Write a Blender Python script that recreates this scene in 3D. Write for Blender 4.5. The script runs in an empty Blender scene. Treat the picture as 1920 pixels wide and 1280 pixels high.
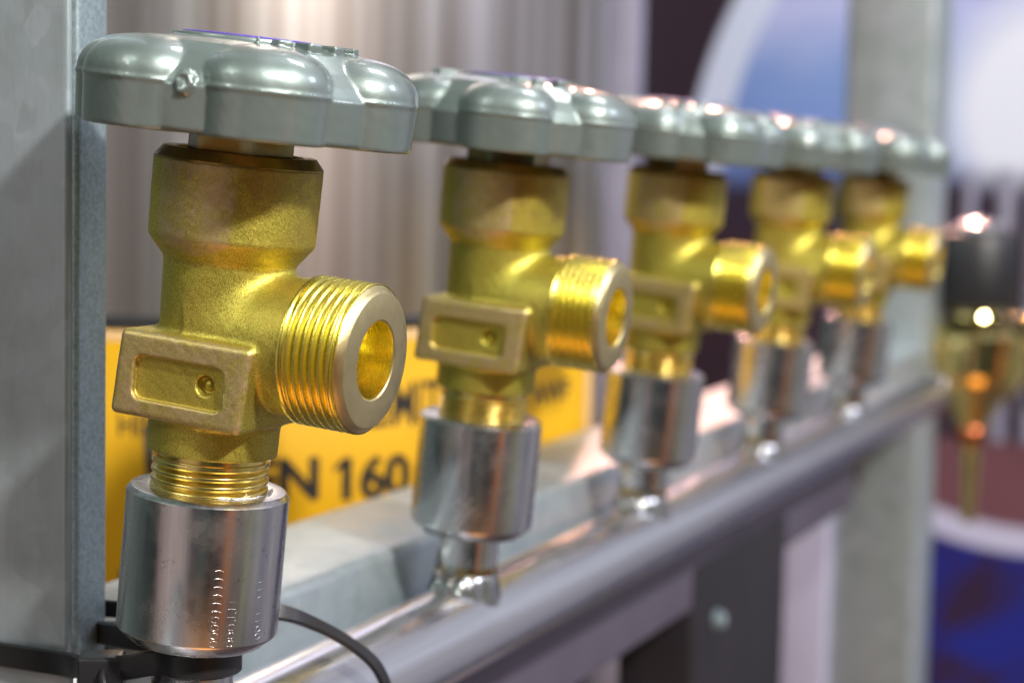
import bpy, bmesh, math, random
import numpy as np
from mathutils import Vector, Matrix
PI = math.pi
S = 0.001                      # everything below is written in millimetres
random.seed(7); rng = np.random.default_rng(7)
sc = bpy.context.scene
COL = sc.collection

# ------------------------------------------------------------------ camera
B = np.array([[0.92087243, 0.3893123, 0.02073382], [-0.05208955, 0.07015785, 0.99617496], [0.38636853, -0.91843008, 0.08488553]])
CAM = np.array([173.681, -282.985, 35.265])
cd = bpy.data.cameras.new('camera'); cam = bpy.data.objects.new('camera', cd); COL.objects.link(cam)
M = Matrix.Identity(4)
for i in range(3):
    for j in range(3): M[j][i] = B[i][j]
for j in range(3): M[j][3] = CAM[j] * S
cam.matrix_world = M
cd.sensor_width = 36; cd.lens = 67.5; cd.clip_start = 0.01; cd.clip_end = 50
cd.dof.use_dof = True; cd.dof.focus_distance = 0.324; cd.dof.aperture_fstop = 14.5
sc.camera = cam
sc.view_settings.view_transform = 'Standard'; sc.view_settings.look = 'None'
sc.view_settings.exposure = -0.08; sc.view_settings.gamma = 1.0
try: sc.view_settings.use_curve_mapping = False
except Exception: pass
sc.cycles.use_denoising = True
sc.cycles.caustics_reflective = True
sc.cycles.sample_clamp_indirect = 6
sc.cycles.max_bounces = 8

# ------------------------------------------------------------------ world: the exhibition hall around, as light
W = bpy.data.worlds.new('World'); sc.world = W; W.use_nodes = True
nt = W.node_tree; nt.nodes.clear()
def N(t, **k):
    n = nt.nodes.new(t)
    for a, b in k.items():
        if a == 'op': n.operation = b
        else: setattr(n, a, b)
    return n
def Lk(a, b): nt.links.new(a, b)
def math_(op, a, b=None, clamp=False):
    n = nt.nodes.new('ShaderNodeMath'); n.operation = op; n.use_clamp = clamp
    for i, v in enumerate((a, b)):
        if v is None: continue
        if isinstance(v, (int, float)): n.inputs[i].default_value = v
        else: nt.links.new(v, n.inputs[i])
    return n.outputs[0]
def ramp_(fac, stops, interp='LINEAR'):
    n = nt.nodes.new('ShaderNodeValToRGB'); cr = n.color_ramp; cr.interpolation = interp
    cr.elements[0].position = stops[0][0]; cr.elements[0].color = (*stops[0][1], 1)
    cr.elements[1].position = stops[-1][0]; cr.elements[1].color = (*stops[-1][1], 1)
    for p_, c_ in stops[1:-1]:
        e = cr.elements.new(p_); e.color = (*c_, 1)
    nt.links.new(fac, n.inputs[0]); return n.outputs[0]
def mix_(fac, a, b, blend='MIX'):
    n = nt.nodes.new('ShaderNodeMix'); n.data_type = 'RGBA'; n.blend_type = blend
    for i, v in ((0, fac), (6, a), (7, b)):
        if isinstance(v, (int, float)): n.inputs[i].default_value = v
        elif isinstance(v, tuple): n.inputs[i].default_value = (*v, 1)
        else: nt.links.new(v, n.inputs[i])
    return n.outputs[2]
tc = N('ShaderNodeTexCoord'); sp = N('ShaderNodeSeparateXYZ'); Lk(tc.outputs['Generated'], sp.inputs[0])
az = math_('ADD', math_('DIVIDE', math_('ARCTAN2', sp.outputs[0], sp.outputs[1]), 2 * PI), 0.5)
dk = (.13, .13, .14); pk = (.94, .77, .73); gr = (.16, .19, .18); og = (1.2, .42, .15)
walls = ramp_(az, [(0.0, pk), (.07, pk), (.095, (.8, .62, .58)), (.112, (.05, .07, .07)), (.18, (.13, .17, .165)), (.26, (.30, .38, .36)), (.33, (.22, .28, .27)),
    (.42, (.22, .20, .25)), (.47, (.55, .42, .48)), (.51, (.20, .18, .25)), (.525, (.10, .10, .16)), (.545, (.62, .60, .72)), (.60, (.85, .80, .86)), (.64, (.40, .42, .58)), (.68, (.78, .76, .76)), (.722, (.50, .48, .46)),
    (.731, (.75, .85, .40)), (.745, (.45, .42, .38)), (.80, (.36, .33, .32)), (.820, og), (.831, og), (.838, dk), (.90, (.05, .055, .06)), (.925, (.20, .30, .28)), (.94, dk), (.972, dk), (.98, pk), (1.0, pk)])
nz = N('ShaderNodeTexNoise'); nz.noise_dimensions = '1D'; nz.inputs['Scale'].default_value = 34; nz.inputs['Detail'].default_value = 4; Lk(az, nz.inputs['W'])
streak = math_('ADD', math_('MULTIPLY', nz.outputs['Fac'], 1.2), 0.40)
walls = mix_(1.0, walls, mix_(1.0, (1, 1, 1), streak, 'MULTIPLY'), 'MULTIPLY')
nb = N('ShaderNodeTexNoise'); nb.inputs['Scale'].default_value = 5; nb.inputs['Detail'].default_value = 3; Lk(tc.outputs['Generated'], nb.inputs['Vector'])
walls = mix_(1.0, walls, mix_(1.0, (1, 1, 1), math_('ADD', math_('MULTIPLY', nb.outputs['Fac'], 1.0), 0.5), 'MULTIPLY'), 'MULTIPLY')
# brighter sector added on the right so the pipe reflects more light
sector = ramp_(az, [(.535, (0, 0, 0)), (.555, (1, 1, 1)), (.66, (1, 1, 1)), (.70, (0, 0, 0))])
high = math_('MULTIPLY', math_('ADD', sp.outputs[2], .10), 6.0, True)
walls = mix_(math_('MULTIPLY', sector, high), walls, (1.25, 1.28, 1.48))
ceil = ramp_(az, [(0, (.42, .48, .48)), (.2, (.36, .50, .46)), (.35, (.30, .40, .40)), (.43, (.45, .46, .50)), (.49, (1.05, .98, 1.10)), (.62, (1.0, 1.02, 1.15)), (.74, (.82, .85, 1.08)), (.83, (.42, .46, .52)), (1, (.42, .48, .48))])
ceil = mix_(1.0, ceil, mix_(1.0, (1, 1, 1), math_('ADD', math_('MULTIPLY', nb.outputs['Fac'], 1.6), 0.1), 'MULTIPLY'), 'MULTIPLY')
up = math_('MULTIPLY', math_('SUBTRACT', sp.outputs[2], 0.22), 3.5, True)
dn = math_('MULTIPLY', math_('SUBTRACT', math_('MULTIPLY', sp.outputs[2], -1.0), 0.46), 3.0, True)
floor_c = ramp_(az, [(0, (.80, .38, .15)), (.2, (.36, .26, .16)), (.5, (.16, .12, .14)), (.7, (.24, .19, .22)), (.88, (.62, .29, .12)), (1, (.80, .38, .15))])
allc = mix_(dn, mix_(up, walls, ceil), floor_c)
bg = N('ShaderNodeBackground'); bg.inputs[1].default_value = 0.43; Lk(allc, bg.inputs[0])
wo = N('ShaderNodeOutputWorld'); Lk(bg.outputs[0], wo.inputs[0])

# ------------------------------------------------------------------ lamps of the hall and added lights
def lamp(kind, name, loc, power, color, size, target=(0, .05, 0), size_y=None, spread=None, cone=None):
    l = bpy.data.lights.new(name, kind); l.energy = power; l.color = color
    if kind == 'AREA':
        l.size = size
        if size_y: l.shape = 'RECTANGLE'; l.size_y = size_y
        if spread: l.spread = spread
    else:
        l.shadow_soft_size = size
        if kind == 'SPOT': l.spot_size = cone or math.radians(50); l.spot_blend = .5
    o = bpy.data.objects.new(name, l); COL.objects.link(o); o.location = loc
    d = Vector(target) - Vector(loc); o.rotation_euler = d.to_track_quat('-Z', 'Y').to_euler()
    return o
lamp('AREA', 'hall_floodlight', (1.30, -.62, 1.15), 56, (1, .97, .92), .12)
lamp('AREA', 'hall_softlight', (-.9, -1.6, 1.7), 9, (.90, 1.0, .97), 1.0)
lamp('AREA', 'hall_cool_light', (1.9, .9, 1.2), 16, (.78, .80, 1.0), .6, (0, .4, 0))
lamp('AREA', 'pink_stage_light', (-.75, 2.3, 1.15), 50, (1, .50, .38), .22, (0, .45, -.05))
lamp('SPOT', 'added_far_spot', (.75, -.1, .95), 26, (1, .93, .80), .022, (.02, .82, -.06), cone=math.radians(16))  # added unseen spot for glints on the brass regulators
lamp('SPOT', 'added_far_spot', (.15, -.3, 1.05), 26, (1, .88, .72), .022, (.02, .82, -.06), cone=math.radians(14))  # second added spot for the regulator glints
lamp('SPOT', 'added_far_pink_spot', (-.25, 1.9, .75), 30, (1, .5, .38), .03, (.02, .82, .02), cone=math.radians(20))  # added pink spot that tips the black knobs with pink glints
lamp('AREA', 'added_orange_bounce', (.5, -.7, -1.9), 7, (1, .42, .12), 1.0)  # unseen lamp added for orange bounce on the undersides
lamp('AREA', 'added_banner_fill', (.3, .9, 1.6), 17, (.95, .95, 1), .5, (-.25, 1.5, .0))  # area lamp added to brighten the banners
for i, (az_, el, d, e, c_) in enumerate([(205, 38, 2.2, 14, (1, .98, .92)), (193, 44, 2.3, 14, (.85, 1, .95)), (214, 40, 2.3, 7, (1, .72, .50)), (200, 31, 2.4, 5, (1, 1, 1)),
                                    (112, 46, 2.1, 11, (.95, .96, 1)), (96, 40, 2.2, 15, (1, 1, 1)), (108, 33, 2.3, 6, (1, .6, .5))]):
    a = math.radians(az_); q = math.radians(el)
    lamp('SPOT', 'track_spotlight', (d * math.sin(a) * math.cos(q), d * math.cos(a) * math.cos(q), d * math.sin(q)), e, c_, .035)

# ------------------------------------------------------------------ helpers
def mesh_obj(name, verts, faces, mat, parent=None, smooth=True, scale=S):
    me = bpy.data.meshes.new(name)
    v = np.asarray(verts, dtype=float) * scale
    me.from_pydata(v.tolist(), [], [tuple(int(i) for i in f) for f in faces])
    if mat: me.materials.append(mat)
    if smooth: me.polygons.foreach_set('use_smooth', [True] * len(me.polygons))
    me.update()
    o = bpy.data.objects.new(name, me); COL.objects.link(o)
    if parent: o.parent = parent
    return o
def sharp(o, deg=35):
    me = o.data; bm = bmesh.new(); bm.from_mesh(me); bmesh.ops.recalc_face_normals(bm, faces=bm.faces)
    for e in bm.edges:
        if len(e.link_faces) == 2 and e.calc_face_angle(0) > math.radians(deg): e.smooth = False
    bm.to_mesh(me); bm.free(); return o
def grid_faces(n, m, close_u=True):
    f = []
    for i in range(n if close_u else n - 1):
        j = (i + 1) % n
        for k in range(m - 1): f.append((i * m + k, j * m + k, j * m + k + 1, i * m + k + 1))
    return f
def lathe(name, prof, mat, parent=None, seg=96, axis='Z', origin=(0, 0, 0), cap=True):
    """prof: list of (r, z) going along the axis; r = 0 at an end closes it."""
    v = []
    for i in range(seg):
        a = 2 * PI * i / seg
        for r, z in prof:
            p = (r * math.cos(a), r * math.sin(a), z)
            if axis == 'X': p = (p[2], p[0], p[1])
            if axis == 'Y': p = (p[0], p[2], p[1])
            v.append((p[0] + origin[0], p[1] + origin[1], p[2] + origin[2]))
    o = mesh_obj(name, v, grid_faces(seg, len(prof)), mat, parent)
    bm = bmesh.new(); bm.from_mesh(o.data); bmesh.ops.remove_doubles(bm, verts=bm.verts, dist=1e-7); bm.to_mesh(o.data); bm.free()
    return sharp(o, 30)
def box_bm(bm, c, h, rot=None):
    r = bmesh.ops.create_cube(bm, size=2)
    for v in r['verts']:
        p = Vector((v.co.x * h[0], v.co.y * h[1], v.co.z * h[2]))
        if rot is not None: p = rot @ p
        v.co = p + Vector(c)
    return r
def boxes(name, lst, mat, parent=None, bev=.6, seg=3, scale=S):
    bm = bmesh.new()
    for it in lst: box_bm(bm, it[0], it[1], it[2] if len(it) > 2 else None)
    if bev: bmesh.ops.bevel(bm, geom=list(bm.edges), offset=bev, segments=seg, affect='EDGES', profile=.5)
    for v in bm.verts: v.co *= scale
    me = bpy.data.meshes.new(name); bm.to_mesh(me); bm.free(); me.materials.append(mat)
    me.polygons.foreach_set('use_smooth', [True] * len(me.polygons))
    o = bpy.data.objects.new(name, me); COL.objects.link(o)
    if parent: o.parent = parent
    return sharp(o, 40)
def thing(name, label, cat, loc=(0, 0, 0), rot=(0, 0, 0), group=None):
    o = bpy.data.objects.new(name, None); COL.objects.link(o); o.empty_display_size = .02
    o.location = [x * S for x in loc]; o.rotation_euler = rot
    return tag(o, label, cat, group)
def tag(o, label, cat=None, group=None):
    o['label'] = label
    if cat: o['category'] = cat
    if group: o['group'] = group
    return o
def ribbon(name, pts, width, thick, mat, ups, parent=None, sub=12):
    """flat strap along a path; ups[i] = direction of the strap's width there"""
    P = [Vector(p) for p in pts]; U = [Vector(u).normalized() for u in ups]
    Q = []; V = []
    for i in range(len(P) - 1):
        p0, p1, p2, p3 = P[max(i - 1, 0)], P[i], P[i + 1], P[min(i + 2, len(P) - 1)]
        for k in range(sub):
            t = k / sub
            Q.append(.5 * ((2 * p1) + (p2 - p0) * t + (2 * p0 - 5 * p1 + 4 * p2 - p3) * t * t + (3 * p1 - p0 - 3 * p2 + p3) * t ** 3))
            V.append(U[i].lerp(U[i + 1], t).normalized())
    Q.append(P[-1]); V.append(U[-1])
    vs = []
    b = min(.35, thick * .35)
    for i, q in enumerate(Q):
        T = (Q[min(i + 1, len(Q) - 1)] - Q[max(i - 1, 0)]).normalized()
        w = (V[i] - T * V[i].dot(T)).normalized(); n = T.cross(w)
        hw, ht = width / 2, thick / 2
        for a, c in ((-hw, -ht + b), (-hw + b, -ht), (hw - b, -ht), (hw, -ht + b), (hw, ht - b), (hw - b, ht), (-hw + b, ht), (-hw, ht - b)):
            vs.append(q + w * a + n * c)
    n_ = len(Q); f = []
    for i in range(n_ - 1):
        for k in range(8): f.append((i * 8 + k, i * 8 + (k + 1) % 8, (i + 1) * 8 + (k + 1) % 8, (i + 1) * 8 + k))
    f += [tuple(range(7, -1, -1)), tuple(range((n_ - 1) * 8, n_ * 8))]
    return sharp(mesh_obj(name, vs, f, mat, parent), 30)

# ------------------------------------------------------------------ materials
def new_mat(name):
    global nt
    m = bpy.data.materials.new(name); m.use_nodes = True; nt = m.node_tree; nt.nodes.clear()
    bs = nt.nodes.new('ShaderNodeBsdfPrincipled'); out = nt.nodes.new('ShaderNodeOutputMaterial'); nt.links.new(bs.outputs[0], out.inputs[0])
    return m, bs
def coords(rand=True, scale=(1, 1, 1)):
    t = nt.nodes.new('ShaderNodeTexCoord'); v = t.outputs['Object']
    mp = nt.nodes.new('ShaderNodeMapping'); mp.inputs['Scale'].default_value = scale; nt.links.new(v, mp.inputs[0]); v = mp.outputs[0]
    if rand:
        oi = nt.nodes.new('ShaderNodeObjectInfo'); a = nt.nodes.new('ShaderNodeVectorMath'); a.operation = 'ADD'
        nt.links.new(v, a.inputs[0]); nt.links.new(oi.outputs['Random'], a.inputs[1]); v = a.outputs[0]
    return v
def noise(v, scale, detail=3, rough=.55, dist=0):
    n = nt.nodes.new('ShaderNodeTexNoise'); n.inputs['Scale'].default_value = scale; n.inputs['Detail'].default_value = detail
    n.inputs['Roughness'].default_value = rough; n.inputs['Distortion'].default_value = dist; nt.links.new(v, n.inputs['Vector']); return n.outputs['Fac']
def bump(h, strength, dist, normal=None):
    b = nt.nodes.new('ShaderNodeBump'); b.inputs['Strength'].default_value = strength; b.inputs['Distance'].default_value = dist
    nt.links.new(h, b.inputs['Height'])
    if normal: nt.links.new(normal, b.inputs['Normal'])
    return b.outputs[0]
def setp(bs, **k):
    for a, v in k.items():
        s = bs.inputs[{'color': 'Base Color', 'metal': 'Metallic', 'rough': 'Roughness', 'normal': 'Normal', 'coat': 'Coat Weight', 'coat_r': 'Coat Roughness', 'aniso': 'Anisotropic', 'spec': 'Specular IOR Level'}[a]]
        if isinstance(v, (int, float)): s.default_value = v
        elif isinstance(v, tuple): s.default_value = (*v, 1)
        else: nt.links.new(v, s)
def simple(name, color, metal=0, rough=.5, var=.12, scale=60, bmp=.15):
    m, bs = new_mat(name); v = coords()
    f = noise(v, scale, 4)
    c0 = tuple(x * (1 - var) for x in color); c1 = tuple(min(1, x * (1 + var)) for x in color)
    setp(bs, color=mix_(ramp_(f, [(.35, (0, 0, 0)), (.65, (1, 1, 1))]), c0, c1), metal=metal, rough=rough, spec=.25 if rough > .6 else .5)
    if bmp: setp(bs, normal=bump(noise(v, scale * 25, 2), bmp, .00005))
    return m

# cast brass: blasted grain, greenish gold, with a browner collar and scuffed pinkish skin
m_cast, bs = new_mat('cast_brass'); v = coords()
g = noise(v, 5600, 2, .6); g2 = noise(v, 1500, 3, .6); big = noise(v, 60, 4, .6); big2 = noise(v, 210, 5, .65, .6)
c = mix_(ramp_(g, [(.36, (0, 0, 0)), (.64, (1, 1, 1))]), (.29, .23, .026), (.74, .65, .12))
c = mix_(math_('MULTIPLY', ramp_(big, [(.45, (0, 0, 0)), (.62, (1, 1, 1))]), .35), c, (.50, .33, .07))
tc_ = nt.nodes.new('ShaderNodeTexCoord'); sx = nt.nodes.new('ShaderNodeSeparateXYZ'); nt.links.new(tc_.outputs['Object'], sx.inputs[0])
# brown tint, denser towards the collar's rim and the outlet side
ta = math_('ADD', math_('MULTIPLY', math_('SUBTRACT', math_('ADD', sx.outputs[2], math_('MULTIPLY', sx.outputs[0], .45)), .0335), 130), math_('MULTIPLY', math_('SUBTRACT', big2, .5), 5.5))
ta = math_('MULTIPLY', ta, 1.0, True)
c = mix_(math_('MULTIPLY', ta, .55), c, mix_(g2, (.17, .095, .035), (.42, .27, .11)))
# forged skin rubbed pinkish on the faces of the block
fr = math_('MULTIPLY', math_('SUBTRACT', math_('ABSOLUTE', sx.outputs[1]), .0121), 1900, True)
fr = math_('MULTIPLY', fr, ramp_(noise(v, 420, 4, .65), [(.33, (.25, .25, .25)), (.6, (1, 1, 1))]))
c = mix_(math_('MULTIPLY', fr, .75), c, mix_(g2, (.46, .32, .15), (.78, .60, .38)))
st = ramp_(noise(v, 700, 5, .7), [(.66, (0, 0, 0)), (.74, (1, 1, 1))])
c = mix_(math_('MULTIPLY', st, .35), c, (.16, .12, .04))
rg = math_('ADD', math_('MULTIPLY', g2, .22), .36)
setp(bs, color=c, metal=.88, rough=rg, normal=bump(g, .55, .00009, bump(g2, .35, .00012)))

m_brass, bs = new_mat('machined_brass'); v = coords()
f = noise(v, 160, 4)
fine = noise(coords(True, (9, 1, 1)), 700, 3)
setp(bs, color=mix_(f, (.86, .69, .07), (.97, .86, .22)), metal=1.0, rough=math_('ADD', math_('MULTIPLY', fine, .14), .20), normal=bump(fine, .03, .00003))
m_brass_z, bs = new_mat('machined_brass_spigot'); v = coords(); fine = noise(coords(True, (1, 1, 9)), 700, 3)
setp(bs, color=mix_(noise(v, 160, 4), (.84, .60, .12), (.96, .78, .30)), metal=1.0, rough=math_('ADD', math_('MULTIPLY', fine, .14), .16), normal=bump(fine, .08, .00004))
m_brass_face, bs = new_mat('turned_brass_face'); v = coords()
t = nt.nodes.new('ShaderNodeTexCoord'); sx = nt.nodes.new('ShaderNodeSeparateXYZ'); nt.links.new(t.outputs['Object'], sx.inputs[0])
zz = math_('SUBTRACT', sx.outputs[2], .0076)
rad = math_('SQRT', math_('ADD', math_('MULTIPLY', sx.outputs[1], sx.outputs[1]), math_('MULTIPLY', zz, zz)))
rn = nt.nodes.new('ShaderNodeTexNoise'); rn.noise_dimensions = '1D'; rn.inputs['Scale'].default_value = 9000; nt.links.new(rad, rn.inputs['W'])
setp(bs, color=mix_(noise(v, 260, 4), (.72, .58, .27), (.90, .78, .42)), metal=1.0, rough=math_('ADD', math_('MULTIPLY', noise(v, 500, 4, .7), .25), .22), aniso=.3, normal=bump(rn.outputs['Fac'], .6, .00004, bump(noise(v, 900, 4), .12, .00008)))
m_darkbrass = simple('dark_reflection_brass', (.30, .20, .055), 1.0, .28, .3, 220)  # dark reflections on the collar rim put into the base colour
m_nut, bs = new_mat('nut_brass'); v = coords()
setp(bs, color=mix_(ramp_(noise(v, 150, 4), [(.4, (0, 0, 0)), (.6, (1, 1, 1))]), (.26, .15, .035), (.34, .31, .15)), metal=1.0, rough=.30, normal=bump(noise(coords(True, (1, 1, 12)), 300, 3), .2, .00005))

def steel(name, c0, c1, rough, streak=(1, 1, .06), stain=.5, rvar=.16):
    m, bs = new_mat(name); v = coords(); vs = coords(True, streak)
    f = noise(v, 130, 5, .65); s = noise(vs, 900, 4, .7); b = noise(v, 60, 3)
    c = mix_(s, c0, c1)
    spots = ramp_(noise(v, 420, 5, .7), [(.60, (0, 0, 0)), (.72, (1, 1, 1))])
    c = mix_(math_('MULTIPLY', spots, stain), c, tuple(x * .35 for x in c0))
    r = math_('ADD', math_('MULTIPLY', ramp_(f, [(.38, (0, 0, 0)), (.66, (1, 1, 1))]), rvar), rough)
    setp(bs, color=c, metal=1.0, rough=r, normal=bump(s, .12, .00005, bump(f, .04, .0003)))
    return m
m_steel = steel('machined_steel', (.52, .51, .51), (.82, .80, .79), .17)
m_pipe = steel('pickled_steel_pipe', (.50, .51, .55), (.82, .83, .88), .15, (1, .02, 1), .10, .08)
m_pipe.node_tree.nodes['Principled BSDF'].inputs['Metallic'].default_value = .92
m_weld, bs = new_mat('weld_metal'); v = coords()
setp(bs, color=mix_(noise(v, 260, 4), (.30, .28, .27), (.80, .82, .80)), metal=1.0, rough=.16, normal=bump(noise(v, 500, 3), .5, .0002))
m_heat, bs = new_mat('heat_tinted_steel'); v = coords()
hc = ramp_(noise(v, 260, 4, .7), [(.30, (.10, .09, .20)), (.42, (.40, .14, .08)), (.52, (.55, .40, .12)), (.62, (.30, .34, .40)), (.72, (.6, .6, .6))])
setp(bs, color=hc, metal=1.0, rough=.26, normal=bump(noise(v, 700, 3), .3, .0001))
# hot-dip galvanising: spangle patches, drips and fine brushing
m_galv, bs = new_mat('galvanised_steel'); v = coords(False)
vo = nt.nodes.new('ShaderNodeTexVoronoi'); vo.inputs['Scale'].default_value = 180
wv = nt.nodes.new('ShaderNodeVectorMath'); wv.operation = 'ADD'
nn = nt.nodes.new('ShaderNodeTexNoise'); nn.inputs['Scale'].default_value = 120; nt.links.new(v, nn.inputs['Vector'])
sc_ = nt.nodes.new('ShaderNodeVectorMath'); sc_.operation = 'SCALE'; sc_.inputs['Scale'].default_value = .006; nt.links.new(nn.outputs['Color'], sc_.inputs[0])
nt.links.new(v, wv.inputs[0]); nt.links.new(sc_.outputs[0], wv.inputs[1]); nt.links.new(wv.outputs[0], vo.inputs['Vector'])
rt = nt.nodes.new('ShaderNodeMapping'); rt.inputs['Rotation'].default_value = (0, .5, 0); rt.inputs['Scale'].default_value = (1, 1, 9); nt.links.new(v, rt.inputs[0])
br = noise(rt.outputs[0], 260, 5, .7)
big = noise(v, 26, 4, .6)
spg = nt.nodes.new('ShaderNodeSeparateXYZ'); nt.links.new(vo.outputs['Color'], spg.inputs[0])
c = mix_(ramp_(big, [(.32, (0, 0, 0)), (.68, (1, 1, 1))]), (.17, .25, .28), (.42, .51, .60))
c = mix_(.42, c, mix_(spg.outputs[0], (.34, .38, .37), (.62, .64, .66)))
c = mix_(math_('MULTIPLY', br, .5), c, (.36, .42, .42))
fib = nt.nodes.new('ShaderNodeMapping'); fib.inputs['Rotation'].default_value = (0, -.55, 0); fib.inputs['Scale'].default_value = (1, 1, .18); nt.links.new(v, fib.inputs[0])
fb = noise(fib.outputs[0], 900, 3, .6)
drip = ramp_(noise(coords(False, (1, 1, .12)), 70, 4, .6), [(.42, (0, 0, 0)), (.60, (1, 1, 1))])
c = mix_(math_('MULTIPLY', drip, .45), c, (.46, .49, .55))
c = mix_(math_('MULTIPLY', fb, .35), c, (.30, .36, .33))
setp(bs, color=c, metal=.62, rough=math_('ADD', math_('MULTIPLY', spg.outputs[1], .12), .34), normal=bump(fb, .30, .00012, bump(big, .25, .002)))
m_galv_rough, bs = new_mat('galvanised_edge'); v = coords(False)
f = noise(v, 1100, 5, .75); f2 = noise(v, 60, 4)
setp(bs, color=mix_(ramp_(f, [(.38, (0, 0, 0)), (.62, (1, 1, 1))]), mix_(f2, (.19, .26, .26), (.28, .35, .37)), (.36, .44, .47)), metal=.6, rough=.42, normal=bump(f, .4, .00015))
# silver lacquered handwheel
m_wheel, bs = new_mat('silver_handwheel_lacquer'); v = coords()
f = noise(v, 2600, 2); b2 = noise(v, 320, 4, .6)
setp(bs, color=mix_(noise(v, 70, 4), (.175, .222, .204), (.24, .285, .268)), metal=.62, rough=math_('ADD', math_('MULTIPLY', b2, .14), .36), coat=.8, coat_r=.05, normal=bump(f, .18, .00006, bump(b2, .15, .0003)))
m_purple = simple('purple_print', (.10, .05, .42), 0, .35, .1)
m_white = simple('white_print', (.72, .72, .76), 0, .35, .05)
m_tie, bs = new_mat('black_nylon'); v = coords()
setp(bs, color=(.014, .013, .014), rough=math_('ADD', math_('MULTIPLY', noise(v, 300, 4), .2), .24), normal=bump(noise(v, 900, 3), .25, .0001))
m_tape = simple('white_sealing_fibre', (.75, .75, .72), 0, .8, .05, 400)
# brushed stainless cylinder
m_tank, bs = new_mat('brushed_stainless'); v = coords(False)
t = nt.nodes.new('ShaderNodeTexCoord'); sx = nt.nodes.new('ShaderNodeSeparateXYZ'); nt.links.new(t.outputs['Object'], sx.inputs[0])
aa = math_('ARCTAN2', sx.outputs[1], sx.outputs[0])
tn = nt.nodes.new('ShaderNodeTexNoise'); tn.noise_dimensions = '1D'; tn.inputs['Scale'].default_value = 9; tn.inputs['Detail'].default_value = 3; nt.links.new(aa, tn.inputs['W'])  # reflected bands painted into the colour as vertical stripes
setp(bs, color=mix_(ramp_(tn.outputs['Fac'], [(.35, (0, 0, 0)), (.65, (1, 1, 1))]), (.27, .225, .195), (.57, .53, .51)), metal=1.0, rough=.33, normal=bump(noise(coords(False, (1, 1, .02)), 300, 3), .2, .0004))
m_yellow = simple('yellow_label_film', (.56, .30, .0015), 0, .62, .04, 20, 0)
m_cream = simple('pale_label_edge', (.66, .42, .20), 0, .4, .04, 20, 0)
m_black = simple('black_print', (.015, .014, .014), 0, .45, .1, 40, 0)
m_blackplastic = simple('black_plastic', (.008, .008, .010), 0, .45, .1, 60)
m_dark = simple('dark_painted_steel', (.014, .011, .015), .1, .5, .2, 30)
m_lav = simple('pale_painted_steel', (.34, .33, .43), .15, .42, .08, 20)
m_leg = simple('lilac_leg_paint', (.44, .43, .58), .1, .4, .06, 20)
m_rail = simple('greyed_rail_paint', (.11, .095, .13), .3, .5, .1, 20)
m_gold, bs = new_mat('polished_brass'); v = coords()
setp(bs, color=mix_(noise(v, 60, 3), (.80, .62, .20), (.92, .78, .36)), metal=1.0, rough=.08)
m_red = simple('copper_fitting', (.35, .10, .04), 1, .25, .1)

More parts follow.
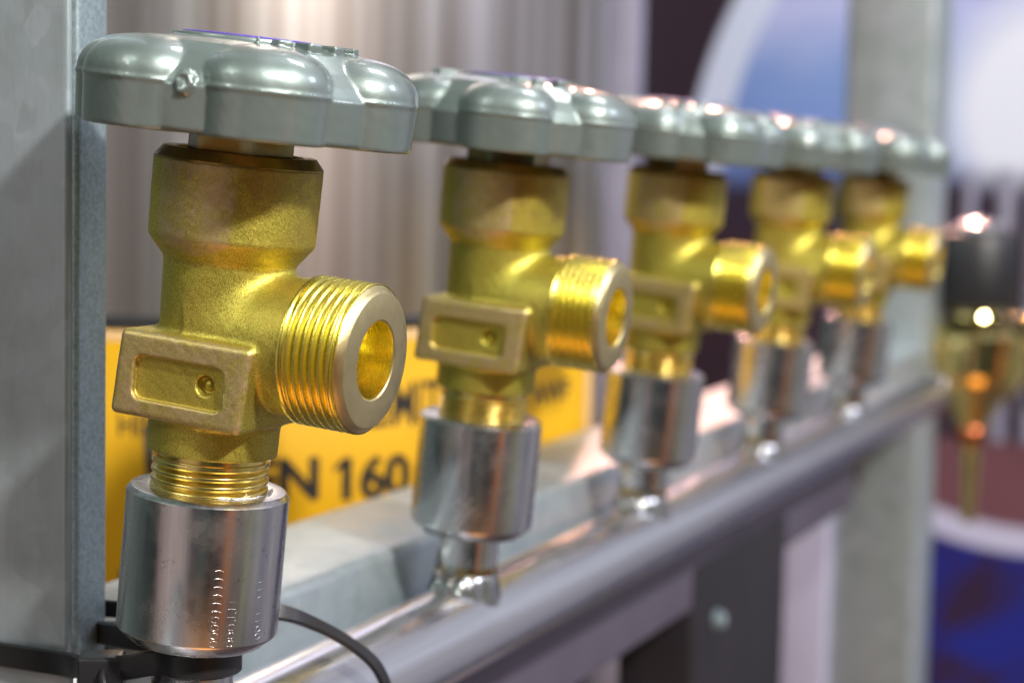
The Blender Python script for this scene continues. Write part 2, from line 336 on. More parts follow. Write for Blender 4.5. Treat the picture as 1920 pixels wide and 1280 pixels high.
# ------------------------------------------------------------------ signed-distance castings -> mesh (naive surface nets)
def smin(a, b, k):
    h = np.clip(.5 + .5 * (b - a) / k, 0, 1); return b * (1 - h) + a * h - k * h * (1 - h)
def smax(a, b, k): return -smin(-a, -b, k)
def rbox(x, y, z, c, h, r):
    qx, qy, qz = np.abs(x - c[0]) - h[0] + r, np.abs(y - c[1]) - h[1] + r, np.abs(z - c[2]) - h[2] + r
    return np.sqrt(np.maximum(qx, 0) ** 2 + np.maximum(qy, 0) ** 2 + np.maximum(qz, 0) ** 2) + np.minimum(np.maximum(qx, np.maximum(qy, qz)), 0) - r
def nets(fn, lo, hi, h):
    n = [int(math.ceil((b - a) / h)) + 1 for a, b in zip(lo, hi)]
    ax = [lo[i] + h * np.arange(n[i]) for i in range(3)]
    X, Y, Z = np.meshgrid(*ax, indexing='ij', sparse=False)
    D = fn(X, Y, Z)
    I = D < 0
    cs = [m - 1 for m in n]
    cnt = np.zeros(cs); acc = np.zeros(cs + [3])
    def sl(off): return tuple(slice(o, o + c_) for o, c_ in zip(off, cs))
    base = np.stack(np.meshgrid(*[np.arange(c_) for c_ in cs], indexing='ij'), -1).astype(float)
    for d in range(3):
        o1, o2 = [k for k in range(3) if k != d]
        for a in (0, 1):
            for b in (0, 1):
                s0 = [0, 0, 0]; s0[o1] = a; s0[o2] = b; s1 = list(s0); s1[d] = 1
                A, Bv = D[sl(s0)], D[sl(s1)]; m = (A < 0) != (Bv < 0)
                t = np.where(m, A / np.where(m, A - Bv, 1), 0)
                cnt += m
                for k in range(3): acc[..., k] += m * ((s0[k] + (t if k == d else 0)))
    act = cnt > 0
    idx = -np.ones(cs, dtype=np.int64); idx[act] = np.arange(act.sum())
    P = (base[act] + acc[act] / cnt[act][:, None]) * h + np.array(lo)
    F_ = []
    for d in range(3):
        o1, o2 = [(1, 2), (2, 0), (0, 1)][d]
        s0 = [slice(None)] * 3; s1 = [slice(None)] * 3; s0[d] = slice(0, -1); s1[d] = slice(1, None)
        a, b = I[tuple(s0)], I[tuple(s1)]
        for flip, m in ((False, a & ~b), (True, b & ~a)):
            q = np.argwhere(m)
            q = q[(q[:, o1] > 0) & (q[:, o2] > 0) & (q[:, o1] < n[o1] - 1) & (q[:, o2] < n[o2] - 1)]
            e1 = np.zeros(3, int); e1[o1] = 1; e2 = np.zeros(3, int); e2[o2] = 1
            g = lambda w: idx[w[:, 0], w[:, 1], w[:, 2]]
            f = np.stack([g(q - e1 - e2), g(q - e2), g(q), g(q - e1)], 1)
            if flip: f = f[:, ::-1]
            F_.append(f)
    F_ = np.concatenate(F_); F_ = F_[(F_ >= 0).all(1)]
    for _ in range(2):                                    # pull the vertices onto the true surface
        e = .02; x, y, z = P.T; d0 = fn(x, y, z)
        G = np.stack([fn(x + e, y, z) - fn(x - e, y, z), fn(x, y + e, z) - fn(x, y - e, z), fn(x, y, z + e) - fn(x, y, z - e)], 1) / (2 * e)
        P = P - np.clip(d0 / np.maximum((G ** 2).sum(1), .05), -h * .5, h * .5)[:, None] * G
    return P, F_

def lump(x, y, z, s, seed=0):
    return np.sin(x * s + 1.3 + seed) * np.sin(y * s * 1.13 + 2.1 * seed) * np.sin(z * s * .91 + .7) + .5 * np.sin(x * s * 2.3 + 4 + seed) * np.sin(z * s * 2.1 + y * s * 1.7)
def f_body(x, y, z):
    r = np.hypot(x, y)
    R = np.interp(z, [-14, -12.5, -6, 8, 19.9, 20.6, 23.6, 24.3, 36.9, 37.4], [11.0, 11.2, 11.3, 10.9, 11.2, 11.5, 13.9, 14.2, 14.35, 14.35])
    slope = np.interp(z, [19.5, 20.6, 23.6, 24.5], [1, .75, .75, 1])
    d = (r - R) * slope
    ra = np.hypot(y, z - 7.6)
    Rb = np.interp(x, [0, 6, 14, 17.9], [10.3, 11.0, 11.7, 12.0])
    boss = np.maximum(np.maximum(ra - Rb, x - 17.85), -x)
    d = smin(d, boss, 2.6)
    dr = .022 * (z - .6)
    blk = rbox(x - dr * 3, y, z, (.2, 0, .6), (12.7, 13.2, 7.3), 1.15)
    d = smin(d, blk, 1.3)
    q2 = np.maximum(np.abs(x + .1) - 8.7 + 1.6, 0), np.maximum(np.abs(z - .15) - 3.7 + 1.6, 0)
    rec = np.maximum(np.hypot(*q2) - 1.6, y + 12.0)
    d = smax(d, -rec, .3)
    rec2 = rbox(x, y, z, (-.1, 13.6, .15), (8.7, 1.75, 3.7), 1.5)
    d = smax(d, -rec2, .5)
    q = np.sqrt((x - 4.6) ** 2 + (z - .45) ** 2)
    d = smax(d, -np.maximum(np.sqrt((q) ** 2 + (y + 11.6) ** 2) - 1.75, 0 * x - 9), .3)
    d = smin(d, np.sqrt(q ** 2 + (y + 10.15) ** 2) - 1.0, .35)
    d = np.maximum(d, np.maximum(z - 37.0, -12.6 - z))
    d = d + np.where(np.abs(y) > 11.5, .02, .0) * np.sin(x * 1.9 + z) * np.sin(z * 2.7 + 1) * np.sin(y * 3 + x * .7)
    return d + .025 * lump(x, y, z, .8) + .015 * lump(x, y, z, 2.2, 3)
def f_wheel(x, y, z):
    r = np.hypot(x, y)
    Rw = np.interp(z, [41.9, 42.5, 49.3, 49.7, 51.5, 53.5, 55.0, 56.2, 57.0, 57.4], [25.0, 25.4, 25.8, 25.4, 24.3, 22.6, 20.9, 19.4, 16.0, 12.0])
    web = np.maximum((r - Rw) * np.interp(z, [49, 53, 55, 57.4], [1, .85, .6, .25]), np.maximum(42.0 - z, z - 57.5))
    top = np.maximum(r - 12.6, np.maximum(50 - z, z - 57.9))
    d = smin(web, top, .8)
    lob = None
    for k in range(6):
        a = k * PI / 3
        u = x * math.cos(a) + y * math.sin(a) - 17.6; t = -x * math.sin(a) + y * math.cos(a)
        zz = np.maximum(z - 49.5, 0) / 7.35
        ex = np.where(u > 0, u / 11.4, u / 14.0)
        dr = 1 + np.minimum(z - 49.5, 0) * .0045
        p = 2.45
        e = (np.abs(ex / dr) ** p + np.abs(t / (10.7 * dr)) ** p + zz ** p * 1.0) ** (1 / p)
        l = (e - 1) * 9.0
        l = smax(l, 41.7 - z, .6)
        # parting line left by the mould at the foot of the dome
        l = l - .16 * np.exp(-((z - 49.6) / .35) ** 2)
        lob = l if lob is None else np.minimum(lob, l)
    d = smin(d, lob, .28)
    # broken-off gate on one web
    a = math.radians(-30); gx, gy = 24.9 * math.cos(a), 24.9 * math.sin(a)
    nz_ = .16 * np.sin(x * 3.1 + 1) * np.sin(z * 2.7) + .07 * np.sin(y * 5.1 + z * 4.2)
    gt = np.sqrt((x - gx) ** 2 + (y - gy) ** 2 + ((z - 49.4) * .75) ** 2) - 1.75 + nz_
    d = smin(d, gt, .4)
    d = smax(d, -(np.sqrt((x - gx * 1.105) ** 2 + (y - gy * 1.105) ** 2 + (z - 49.9) ** 2) - 1.6 + nz_), .2)
    # raised marks cast into the rim of the top
    ang = np.arctan2(y, x)
    for a0, a1 in ((-.1, 1.2), (2.0, 2.9)):
        seg = np.abs(((ang - (a0 + a1) / 2 + PI) % (2 * PI)) - PI) - (a1 - a0) / 2
        tooth = np.abs(((ang * 11) % PI) - PI / 2) - .75
        mk = np.maximum(np.maximum(np.abs(r - 16.5) - 2.3, seg * 14), np.maximum(tooth * 1.6, np.abs(z - 57.2) - .75))
        d = smin(d, mk, .25)
    return d + .015 * lump(x, y, z, 1.1, 2)

def cast_mesh(name, fn, lo, hi, h, mat):
    P, Fc = nets(fn, lo, hi, h)
    o = mesh_obj(name, P, Fc, mat); return o

# ------------------------------------------------------------------ threads
def thread(name, mat, R, x0, x1, pitch, depth, axis, origin, extra=(), seg=144, per=16, r_in=None, flat=.16):
    """one continuous threaded cylinder; extra = more (r, x) points after the thread"""
    nt_ = int(math.ceil((x1 - x0) / pitch)) + 1
    ks = range(-per, nt_ * per + 1)
    prof_n = len(ks) + len(extra)
    vs = []
    for i in range(seg + 1):                              # grid lines follow the helix, the ends are clamped square
        a = 2 * PI * i / seg
        for k in ks:
            xx = min(x1, max(x0, x0 + (k / per + i / seg) * pitch))
            tri = 1 - abs(2 * ((k / per) % 1.0) - 1)      # 0 valley .. 1 crest
            tri = min(1, max(0, (tri - .06) / (1 - flat - .06)))
            fade = max(0, min(1, (xx - x0) / pitch, (x1 - xx) / (pitch * .7)))
            vs.append((R - depth * (1 - tri) * fade, xx, a))
        for r, xx in extra: vs.append((r, xx, a))
    out = []
    for r, xx, a in vs:
        c_, s_ = r * math.cos(a), r * math.sin(a)
        p = (xx, c_, s_) if axis == 'X' else (c_, s_, xx)
        out.append(tuple(p[i] + origin[i] for i in range(3)))
    o = mesh_obj(name, out, grid_faces(seg + 1, prof_n, False), mat)
    bm = bmesh.new(); bm.from_mesh(o.data); bmesh.ops.remove_doubles(bm, verts=bm.verts, dist=2e-7); bm.to_mesh(o.data); bm.free()
    return sharp(o, 50)

# ------------------------------------------------------------------ the valve
TILT = math.radians(5.07)
YS = [0, 116.9, 242.1, 371.1, 502.5]
WROT = [-50.6, 168.0, 145.0, 160.0, 186.0]
VL = ['brass gas valve in sharp focus nearest the camera, beside the galvanised post',
      'second brass gas valve, slightly blurred, in front of the yellow label',
      'third brass gas valve, the middle one of the row along the pipe',
      'fourth brass gas valve from the front, strongly blurred',
      'farthest brass gas valve at the back end of the row']
V0 = -19.3
T3 = Matrix.Rotation(TILT, 3, 'Y')
v_root = bpy.data.objects.new('gas_valve', None); COL.objects.link(v_root); v_root.empty_display_size = .02
offs = Vector((0, 0, -V0))           # parts are written about the body's centre; the Empty sits at the inlet thread's foot
def adopt(o, parent, z=0.0):
    o.parent = parent; o.location = Vector((0, 0, z)) * S; return o
up_z = -V0
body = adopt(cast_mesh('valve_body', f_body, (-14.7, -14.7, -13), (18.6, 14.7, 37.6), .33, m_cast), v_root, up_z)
ring = adopt(lathe('collar_rim', [(14.15, 36.6), (14.3, 37.02), (14.3, 37.2), (12.95, 38.9), (12.5, 39.0), (10.9, 38.9), (10.7, 38.4), (10.5, 36.5)], m_darkbrass, None, 128), v_root, up_z)
outl = adopt(thread('outlet_thread', m_brass, 12.7, 17.75, 28.2, 1.52, .84, 'X', (0, 0, 7.6), extra=[(12.65, 28.25), (12.55, 28.35)], flat=.15), v_root, up_z)
face = adopt(lathe('outlet_face', [(12.45, 28.3), (12.35, 28.42), (11.45, 29.45), (11.2, 29.55), (6.85, 29.55), (6.6, 29.35)], m_brass_face, None, 144, 'X', (0, 0, 7.6)), v_root, up_z)
bore = adopt(lathe('outlet_bore', [(6.6, 29.35), (6.5, 29.0), (6.5, 20.2), (6.2, 19.8), (2.5, 19.0), (2.3, 18.2), (0, 17.95)], m_brass, None, 96, 'X', (0, 0, 7.6)), v_root, up_z)
inl = adopt(thread('inlet_thread', m_brass_z, 10.15, -19.6, -13.6, 1.6, .75, 'Z', (0, 0, 0), extra=[(9.5, -13.55), (9.4, -12.9), (10.3, -12.5)], flat=.3), v_root, up_z)
# stem nut (hexagon with chamfered corners)
hv = []; n_h = 6
prof_h = [(8.0, 38.1), (9.2, 38.5), (9.4, 38.9), (9.4, 42.2)]
vs = []
for k in range(6):
    a = math.radians(60 * k + 12)
    for r, z in prof_h: vs.append((r * math.cos(a), r * math.sin(a), z))
nut = adopt(sharp(mesh_obj('stem_nut', vs, grid_faces(6, 4), m_nut), 12), v_root, up_z)
wheel = adopt(cast_mesh('handwheel', f_wheel, (-29.6, -29.6, 41.3), (29.6, 29.6, 58.8), .36, m_wheel), v_root, up_z)
lab = lathe('label_disc', [(0, 58.25), (10.9, 58.25), (11.2, 58.1), (11.2, 57.7)], m_purple, wheel, 64)
labw = lathe('label_print', [(0, 58.29), (5.2, 58.29), (5.2, 58.24)], m_white, lab, 48)
# the first body's nut sits on a spindle boss
spin = adopt(lathe('spindle_gland', [(10.55, 37.2), (10.5, 38.2), (8.6, 38.35), (8.0, 38.0)], m_darkbrass, None, 64), v_root, up_z)

def base_of(y):
    p = T3 @ Vector((0, 0, V0)); return Vector((p.x, y, p.z)) * S
v_root.location = base_of(YS[0]); v_root.rotation_euler = (0, TILT + math.radians(.55), 0)
wheel.scale = (1.02, 1.02, 1.0)
parts = [body, ring, outl, face, bore, inl, nut, wheel, spin]
wheel.rotation_euler.z = math.radians(WROT[0])
roots = [v_root]
for i in range(1, 5):
    r = v_root.copy(); COL.objects.link(r); r.location = base_of(YS[i])
    r.rotation_euler = (math.radians([0, .3, -.3, .4, -.2][i]), TILT + math.radians([0, .2, -.2, .3, 0][i]), math.radians([0, 1.5, -1.5, 2.5, -1][i]))
    for p in parts:
        c = p.copy(); COL.objects.link(c); c.parent = r
        if p is wheel:
            c.rotation_euler.z = math.radians(WROT[i])
            l2 = lab.copy(); COL.objects.link(l2); l2.parent = c
        if p is nut: c.rotation_euler.z = math.radians(17 * i)
    roots.append(r)
bpy.data.objects.remove(labw)
for r, l in zip(roots, VL): tag(r, l, 'valve', 'brass valves standing in a row on the manifold pipe')

# ------------------------------------------------------------------ the manifold pipe with couplings, nipples and welds
PZ = -69.0; PR = 10.7
man = thing('manifold_pipe', 'long round steel manifold pipe running back under the row of brass valves', 'pipe', (0, 0, 0), (0, TILT, 0))
seg = 96; ys = np.linspace(-70, 690, 120)
vs = []
for i in range(seg):
    a = 2 * PI * i / seg
    for k, y in enumerate(ys):
        rr = PR + .05 * math.sin(y * .05 + a)
        vs.append((rr * math.cos(a), y, PZ + rr * math.sin(a)))
mesh_obj('pipe', vs, grid_faces(seg, len(ys)), m_pipe, man)
lathe('end_cap', [(0, 0), (6, .6), (9.5, -1.5), (11.0, -4.5), (11.2, -9), (10.6, -9.5)], m_weld, man, 48, 'Y', (0, 693.5, PZ))
cpl0 = nip0 = weld0 = None
def coupling_mesh():
    return lathe('coupling', [(9.6, -22.5), (9.9, -19.4), (10.3, -19.1), (13.1, -19.1), (13.35, -19.2), (14.0, -20.0), (14.0, -43.6), (13.8, -44.1), (11.6, -46.1), (7.2, -46.2)], m_steel, man, 160)
def nipple_mesh(): return lathe('nipple', [(7.0, -46.0), (7.0, -52.0), (7.02, -62)], m_steel, None, 64)
def weld_mesh():
    vs = []; n, m = 120, 14
    for i in range(n):
        a = 2 * PI * i / n
        for k in range(m):
            t = k / (m - 1)
            lum = .16 * math.sin(a * 15) + .22 * math.sin(a * 6 + 1.7) + .10 * math.sin(a * 29 + 5 * t)
            out_ = 6.9 + (3.9 + lum) * t ** .9
            x, y = (6.9 + (1.5 + lum * .5) * t) * math.cos(a), out_ * math.sin(a)
            zz = PZ + math.sqrt(max(PR ** 2 - min(abs(x), 9.9) ** 2, .2))
            top_ = PZ + PR + 3.0
            bul = (1.25 + lum * 1.6) * math.sin(PI * min(1, t * 1.02)) ** .8 if t > 0 else 0
            vs.append((x, y, top_ * (1 - t) ** 1.4 + zz * (1 - (1 - t) ** 1.4) + bul - .15 * t))
    return mesh_obj('weld_bead', vs, grid_faces(n, m), m_weld, None)
c0 = coupling_mesh(); n0 = nipple_mesh(); w0 = weld_mesh()
n0.parent = c0; w0.parent = c0
hz = lathe('heat_tint_ring', [(7.06, -53.5), (7.09, -58.0), (7.3, -60.5)], m_heat, c0, 64)
cps = [c0]
for i in range(1, 5):
    c = c0.copy(); COL.objects.link(c); c.location = (0, YS[i] * S, 0); c.rotation_euler.z = 0
    for p in (n0, w0, hz):
        q = p.copy(); COL.objects.link(q); q.parent = c
    cps.append(c)
# marks stamped down the first coupling
def text_mesh(s, size, extrude=.1, bold=0.0):
    cu = bpy.data.curves.new('txt', 'FONT'); cu.body = s; cu.size = size; cu.extrude = extrude; cu.offset = bold
    cu.align_x = 'LEFT'; cu.resolution_u = 6
    o = bpy.data.objects.new('txt', cu); COL.objects.link(o)
    bpy.context.view_layer.update()
    me = bpy.data.meshes.new_from_object(o.evaluated_get(bpy.context.evaluated_depsgraph_get()))
    bpy.data.objects.remove(o); bpy.data.curves.remove(cu)
    bm = bmesh.new(); bm.from_mesh(me); bpy.data.meshes.remove(me)
    bmesh.ops.triangulate(bm, faces=bm.faces)
    for _ in range(2):
        long = [e for e in bm.edges if e.calc_length() > size * .35]
        if long: bmesh.ops.subdivide_edges(bm, edges=long, cuts=1)
    v = np.array([tuple(x.co) for x in bm.verts]); f = [tuple(w.index for w in fc.verts) for fc in bm.faces]; bm.free()
    return v, f
def stamp(az_deg, z_start, marks, size, tilt_step=0):
    """marks written upwards along the coupling, as rounded raised burrs"""
    vs, fs = [], []
    z = z_start
    for ch in marks:
        if ch == ' ': z += size * .5; continue
        a0 = math.radians(az_deg)
        pts = []
        if ch == 'O': pts = [(.42 * math.cos(t), .30 * math.sin(t)) for t in np.linspace(0, 2 * PI, 25)]
        elif ch == 'C': pts = [(.42 * math.cos(t), .30 * math.sin(t)) for t in np.linspace(.6, 2 * PI - .9, 20)]
        elif ch == 'J': pts = [(-.45, .22), (-.2, .25), (.3, .2), (.45, .02), (.3, -.18)]
        elif ch == 'L': pts = [(-.45, .15), (.4, .12), (.42, -.2)]
        else: pts = [(-.45, .02), (-.1, .08), (.25, .05), (.45, -.05)]
        base = len(vs); rt_ = .09
        for j, (u, w) in enumerate(pts):
            a = a0 + u * size / 14.0
            zc = z + w * size
            for t in range(6):
                b = 2 * PI * t / 6
                rr = 13.95 + rt_ * math.cos(b)
                vs.append((rr * math.cos(a), rr * math.sin(a), zc + rt_ * math.sin(b)))
        for j in range(len(pts) - 1):
            for t in range(6): fs.append((base + j * 6 + t, base + j * 6 + (t + 1) % 6, base + (j + 1) * 6 + (t + 1) % 6, base + (j + 1) * 6 + t))
        z += size * .82
    return vs, fs
V_, F2 = [], []
for a_, zs, mk, sz in ((-47, -43.0, 'OOOCIIIIII', 1.7), (-35, -43.0, 'OOOJJL', 1.7), (-12, -42.4, 'OOII  III', 1.6)):
    a, b = stamp(a_, zs, mk, sz); k = len(V_); V_ += a; F2 += [tuple(i + k for i in f) for f in b]
mesh_obj('stamped_marks', V_, F2, m_steel, c0)
# shreds of sealing fibre where the first valve screws in
vs, fs = [], []
def tube(pts, r, n=6):
    k = len(vs); P = [Vector(p) for p in pts]
    for i, p in enumerate(P):
        T = (P[min(i + 1, len(P) - 1)] - P[max(i - 1, 0)]).normalized(); u = T.orthogonal().normalized(); w = T.cross(u)
        for j in range(n): vs.append(tuple(p + (u * math.cos(2 * PI * j / n) + w * math.sin(2 * PI * j / n)) * r))
    for i in range(len(P) - 1):
        for j in range(n): fs.append((k + i * n + j, k + i * n + (j + 1) % n, k + (i + 1) * n + (j + 1) % n, k + (i + 1) * n + j))
for q in range(26):
    a = math.radians(random.uniform(-55, 25)); r0 = 10.4 + random.random() * .5
    pts = [(r0 * math.cos(a + t * .05) + random.uniform(-.2, .2), r0 * math.sin(a + t * .05) + random.uniform(-.2, .2), -19.05 + random.uniform(0, .25)) for t in range(5)]
    tube(pts, .07)
tube([((10.6 + .7 * math.sin(t)) * math.cos(-.55 + t * .05), (10.6 + .7 * math.sin(t)) * math.sin(-.55 + t * .05), -18.9 + .75 * (1 - math.cos(t)) * .5) for t in np.linspace(0, 5, 18)], .06)
mesh_obj('sealing_fibre', vs, fs, m_tape, c0)

# ------------------------------------------------------------------ the frame: posts and beam behind the pipe
post = thing('galvanised_post', 'galvanised steel post at the left edge, beside the nearest valve', 'post', (-60, 6, -300))
def at(o, l): o.location = Vector(l) * S; return o
boxes('post_face', [((-14.9, 5, 225), (39.5, 5.0, 525))], m_galv, post, 1.2, 5)
o = boxes('post_edge', [((24.3, 6.0, 225), (1.5, 4.9, 525))], m_galv_rough, post, 1.2, 5)
beam = thing('support_beam', 'galvanised square support beam running back behind the manifold pipe', 'beam', (-39, 300, -70))
boxes('beam_tube', [((0, 84, 0), (19, 366, 19.5))], m_galv, beam, 2.4, 5)
boxes('lower_rail', [((9, 10, -32), (8, 285, 11.5))], m_rail, beam, 1.5, 3)
boxes('bracket', [((4, 110, -70), (14, 62, 42))], m_dark, beam, 2.0, 3)
bl = lathe('bolt', [(0, 2.6), (2.0, 2.6), (3, 1.8), (3, 0), (4, 0), (4, -1.2)], m_galv_rough, beam, 24, 'X', (19, 75, -52))
rp = thing('galvanised_post', 'tall square galvanised post standing behind the far end of the valve row', 'post', (-44, 770, -400))
boxes('post_tube', [((0, 0, 400), (24, 24, 900))], m_galv, rp, 3, 4)
rl = thing('frame_leg', 'pale painted frame leg under the beam, left of the far galvanised post', 'leg', (-79, 752, -400))
boxes('leg_tube', [((0, 0, 150), (13, 13, 160))], m_leg, rl, 2.5, 4)

# ------------------------------------------------------------------ stainless gas cylinder with its yellow label
CX, CY, CR = -210.0, 326.0, 150.0; A0 = math.radians(-57.79)
tank = thing('gas_cylinder', 'brushed stainless steel cylinder with a yellow EN 160 label behind the valves', 'gas cylinder', (CX, CY, -420))
TZ = 420
lathe('cylinder_shell', [(0, -10), (130, -8), (CR, 8), (CR, 820), (140, 860), (100, 900), (0, 915)], m_tank, tank, 256)
def on_tank(s, z, out=0.0):
    a = A0 + s / CR; return ((CR + out) * math.cos(a), (CR + out) * math.sin(a), z + TZ)
def tank_patch(name, s0, s1, z0, z1, out, mat, parent, slant=0):
    n = 90; m = 3; vs = []
    for i in range(n):
        s = s0 + (s1 - s0) * i / (n - 1)
        for k in range(m):
            z = z0 + (z1 - z0) * k / (m - 1); vs.append(on_tank(s + slant * (z - z0), z, out))
        for k in range(m - 1, -1, -1):
            z = z0 + (z1 - z0) * k / (m - 1); vs.append(on_tank(s + slant * (z - z0), z, .02))
    return mesh_obj(name, vs, grid_faces(n, 2 * m, False), mat, parent)
tank_patch('label_border', -90, 178, -10.9, -7.2, .5, m_black, tank)
lbl = tank_patch('yellow_label', -90, 176, -118, -11.6, .35, m_yellow, tank)
tank_patch('label_edge', -88, 172, -14.6, -12.0, .45, m_cream, lbl)
tank_patch('label_edge', 165, 173, -118, -14.6, .45, m_cream, lbl)
def tank_text(s, s0, z0, h, sx=1.0, bold=.0, name='lettering'):
    v, f = text_mesh(s, h / .70, .08, bold)
    return mesh_obj(name, [on_tank(s0 + p[0] * sx, z0 + p[1], .45 + p[2]) for p in v], f, m_black, lbl, False)
def bold_text(s_, s0, z0, h, sx, extra=()):
    V_, F_ = [], []
    v, f = text_mesh(s_, h / .70, .06, .30)
    for q, (du, dz) in enumerate(((-.42, 0), (.42, 0), (0, .28), (0, -.28), (0, 0))):
        k = len(V_); V_ += [on_tank(s0 + p[0] * sx + du, z0 + p[1] + dz, .45 + p[2] + .012 * q) for p in v]; F_ += [tuple(i + k for i in t) for t in f]
    for quad in extra:
        k = len(V_); V_ += [on_tank(a, b, .60) for a, b in quad]; F_.append((k, k + 1, k + 2, k + 3))
    return mesh_obj('lettering', V_, F_, m_black, lbl, False)
bold_text('EN', 15.6, -62.0, 12.4, .98)
bold_text('160', 41.8, -62.6, 12.4, .97, [((42.0, -54.4), (42.0, -52.6), (45.4, -50.0), (45.4, -52.6))])
tank_text('HINT', -22.5, -42.5, 6.5, .8, .12)
tank_text('LIMITY', 52.5, -41.0, 13.5, .58, .22)
tank_text('AWF', 122, -39.0, 7.0, 1.2, .2)
tank_text('DATE', -22.0, -88.5, 6.0, .9, .12)
tank_text('20', 66.0, -82.5, 12.0, .9, .35)
tank_patch('printed_bar', -13.2, -10.4, -70, -39.5, .55, m_black, lbl, -.06)

# ------------------------------------------------------------------ cable ties
t1 = thing('cable_tie', 'black nylon cable tie strapping the post to the foot of the nearest valve', 'cable tie', (-25, -6, -52))
o1 = Vector((-25, -6, -52))
nx = (T3 @ Vector((0, 0, -49.3)))
def rel(p, o): return tuple(Vector(p) - o)
pts = [(-130, 4.8, -54.0), (-64, 4.8, -54.9), (-46, 4.8, -55.2), (-34, 3.0, -54.8), (-26, -3.4, -53.2), (-20, -7.6, -52.3)]
ribbon('strap', [rel(p, o1) for p in pts], 4.6, 1.2, m_tie, [(0, 0, 1)] * 6, t1)
pts = [(-19, -6.6, -51.6), (-13.5, -8.2, -50.4)] + [(nx.x + 7.7 * math.cos(a), nx.y + 7.7 * math.sin(a), nx.z - .1 * k) for k, a in enumerate(np.radians([-115, -80, -50, -20, 15, 50, 85]))] + [(-22, 9, -50), (-40, 17, -52)]
ribbon('strap', [rel(p, o1) for p in pts], 4.4, 1.2, m_tie, [(0, 0, 1)] * len(pts), t1)
hd = boxes('head', [((6.6, -1.6, -.3), (3.9, 3.4, 3.7), Matrix.Rotation(.5, 3, 'Z'))], m_tie, t1, .8, 3)
boxes('head_rim', [((4.1, -5.5, -2.0), (.5, .5, 1.6), Matrix.Rotation(.5, 3, 'Z'))], m_white, hd, .1, 1)
pts = [(-18, -8, -52.0), (-14, -14, -53.5), (-6, -22, -57.0), (6, -32, -64)]
ribbon('tail', [rel(p, o1) for p in pts], 4.4, 1.2, m_tie, [(.2, .1, 1)] * 4, t1)
o2 = Vector((-6, 48, -60))
t2 = thing('cable_tie', 'black nylon cable tie looped over the manifold pipe between the first two valves', 'cable tie', tuple(o2))
pc = T3 @ Vector((0, 50, PZ))
pts = [(-48, 14, -46.5), (-38, 20, -48.2), (-24, 22, -48.0), (-10, 24, -46.3), (-2.5, 28, -47.0), (1.6, 34, -50.2), (5.5, 40, -54.6), (8.0, 46.0, -60.0), (8.2, 51, -67.0), (5.5, 56, -74.5), (-1, 60, -80.5), (-8, 62, -82.5)]
ups = [(0, 0, 1), (0, 0, 1), (0, .1, 1), (-.1, .3, 1), (-.3, .6, .8), (-.5, .8, .6), (-.3, 1, .3), (-.1, 1, .2), (0, 1, .2), (0, 1, .2), (0, 1, 0), (0, 1, 0)]
ribbon('strap', [rel(p, o2) for p in pts], 3.3, 1.1, m_tie, ups, t2)

# ------------------------------------------------------------------ regulators of the next stand, far behind
def regulator(loc, label, rz=0, s=1.0):
    t = thing('pressure_regulator', label, 'regulator', loc, (0, 0, rz), 'brass regulators behind the far end of the pipe'); t.scale = (s, s, s)
    lathe('valve_body', [(0, -36), (9, -36), (13, -30), (16, -24), (26, -16), (31, -6), (31, 6), (33, 8), (33, 14), (24, 20), (16, 24), (14, 30), (0, 30)], m_gold, t, 40)
    lathe('black_knob', [(0, 26), (17, 26), (22, 30), (23, 36), (22, 66), (20, 70), (12, 73), (0, 73)], m_blackplastic, t, 40)
    lathe('knob_glint_cap', [(16, 72.3), (14, 75), (8, 77), (0, 78)], m_steel, t, 40)  # steel dome added to catch the pink light as specks
    lathe('side_port', [(0, -54), (10, -54), (10, -44), (14, -44), (14, -30), (16, -28), (16, 28), (14, 30), (14, 42), (10, 42), (10, 52), (0, 52)], m_gold, t, 32, 'X')
    lathe('nipple', [(0, -92), (3, -92), (4.5, -86), (3, -80), (5, -72), (3.5, -66), (5.5, -58), (4, -52), (8, -46), (8, -28)], m_gold, t, 32)
    lathe('copper_ring', [(8.5, -46), (9.5, -44), (9.5, -40), (8.5, -38)], m_red, t, 32)
    return t
regulator((-2, 800, -60), 'brass regulator with a tall black knob behind the end of the pipe', .5)
regulator((45, 860, -52), 'brass regulator at the right edge, partly cut off, beside the black-knobbed one', -.4, .95)
st_ = thing('chrome_bottle', 'slim chrome tube standing behind the black knobs at the right edge', 'tube', (22, 905, -60))
lathe('tube_body', [(0, -40), (9, -40), (9, 62), (6, 70), (0, 72)], m_tank, st_, 32)
lathe('tube_cap', [(9.4, 40), (9.6, 44), (9.6, 54), (9.0, 56)], m_blackplastic, st_, 32)

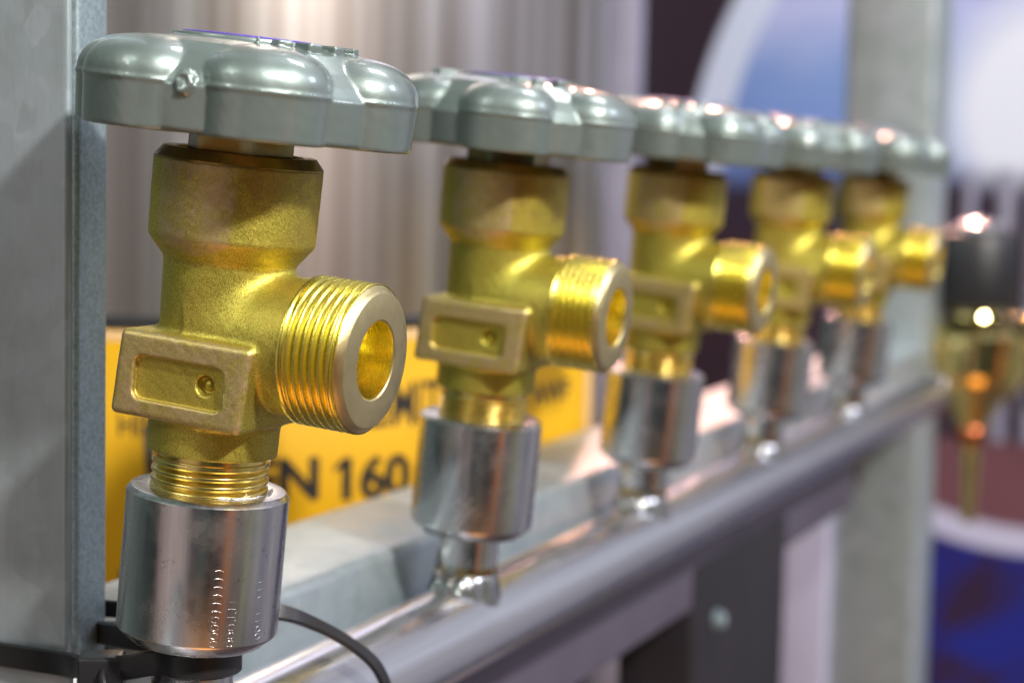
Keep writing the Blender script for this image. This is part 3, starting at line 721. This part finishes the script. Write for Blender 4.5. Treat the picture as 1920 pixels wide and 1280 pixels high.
# ------------------------------------------------------------------ printed banners and the dark hall behind
def banner_mat(name, build):
    m, bs = new_mat(name)
    t = nt.nodes.new('ShaderNodeTexCoord'); sx = nt.nodes.new('ShaderNodeSeparateXYZ'); nt.links.new(t.outputs['Object'], sx.inputs[0])
    c = build(sx.outputs[0], sx.outputs[2], t.outputs['Object']); setp(bs, color=c, rough=.5); return m
def circ(x, z, cx, cz, r, soft=.004):
    dx, dz = math_('SUBTRACT', x, cx), math_('SUBTRACT', z, cz)
    d = math_('SQRT', math_('ADD', math_('MULTIPLY', dx, dx), math_('MULTIPLY', dz, dz)))
    return math_('MULTIPLY', math_('SUBTRACT', r, d), 1 / soft, True)
def sky_print(x, z, v):
    f = noise(v, 9, 3)
    sky = ramp_(math_('ADD', z, math_('MULTIPLY', f, .08)), [(.10, (.15, .25, .60)), (.17, (.20, .31, .62)), (.235, (.46, .50, .78)), (.30, (.22, .29, .58))])
    cl = circ(x, z, -.05, .105, .125, .05)
    sky = mix_(math_('MULTIPLY', cl, .95), sky, (.80, .83, .92))
    inn = circ(x, z, .018, .02, .382); ring_ = circ(x, z, .018, .02, .418)
    c = mix_(inn, (.60, .68, .85), sky)
    c = mix_(ring_, (.020, .008, .018), c)
    low = math_('MULTIPLY', math_('SUBTRACT', math_('ADD', .058, math_('MULTIPLY', math_('SUBTRACT', f, .5), .06)), z), 30, True)
    return mix_(low, c, (.025, .012, .03))
m_ban = banner_mat('sky_banner_print', sky_print)
def blue_print(x, z, v):
    f = noise(v, 8, 4, .5, 1.2)
    blue = mix_(ramp_(f, [(.42, (0, 0, 0)), (.60, (1, 1, 1))]), (.020, .005, .035), (.003, .011, .22))
    far = circ(x, z, -.04, .0, .250)
    rim = circ(x, z, -.04, .0, .272)
    red = mix_(f, (.12, .045, .06), (.18, .07, .09))
    c = mix_(rim, blue, (.55, .55, .74))
    return mix_(far, c, red)
m_blue = banner_mat('blue_banner_print', blue_print)
bn = boxes('sky_banner', [((-260, 1500, 180), (310, 2, 190))], m_ban, None, 0)
tag(bn, 'blurred banner printed with a blue sky, white cloud and a curved white stripe', 'banner')
b2_ = boxes('blue_banner', [((-240, 1350, -410), (310, 2, 233))], m_blue, None, 0)
tag(b2_, 'blurred dark blue banner with a maroon disc edged in white, lower right', 'banner')
sl = thing('display_stand', 'pale upright of a display stand between the steel cylinder and the dark banner', 'stand', (-375, 1250, -400))
boxes('upright', [((0, 0, 500), (15, 8, 620))], m_lav, sl, 2, 2)
boxes('blue_panel', [((-52, 10, 500), (24, 3, 560))], simple('blue_panel_paint', (.035, .07, .30), 0, .4), sl, 1, 2)
for k, (x, w, y) in enumerate(((-78, 7, 1400), (-48, 9, 1380), (-112, 5, 1420))):
    q = thing('chrome_pole', ['slim pale pole behind the farthest handwheel', 'thicker pale pole nearest the right edge, behind the regulators', 'thinnest pale pole, closest to the far post'][k], 'pole', (x, y, -100), group='pale poles in front of the sky banner')
    lathe('pole_tube', [(0, -300), (w, -300), (w, 150), (0, 150)], m_lav, q, 24)
wl = boxes('wall', [((-900, 2600, 300), (950, 20, 1400))], simple('hall_wall_paint', (.045, .03, .045), 0, .8), None, 0)
wl['kind'] = 'structure'; wl['label'] = 'dark hall wall far behind the banners'
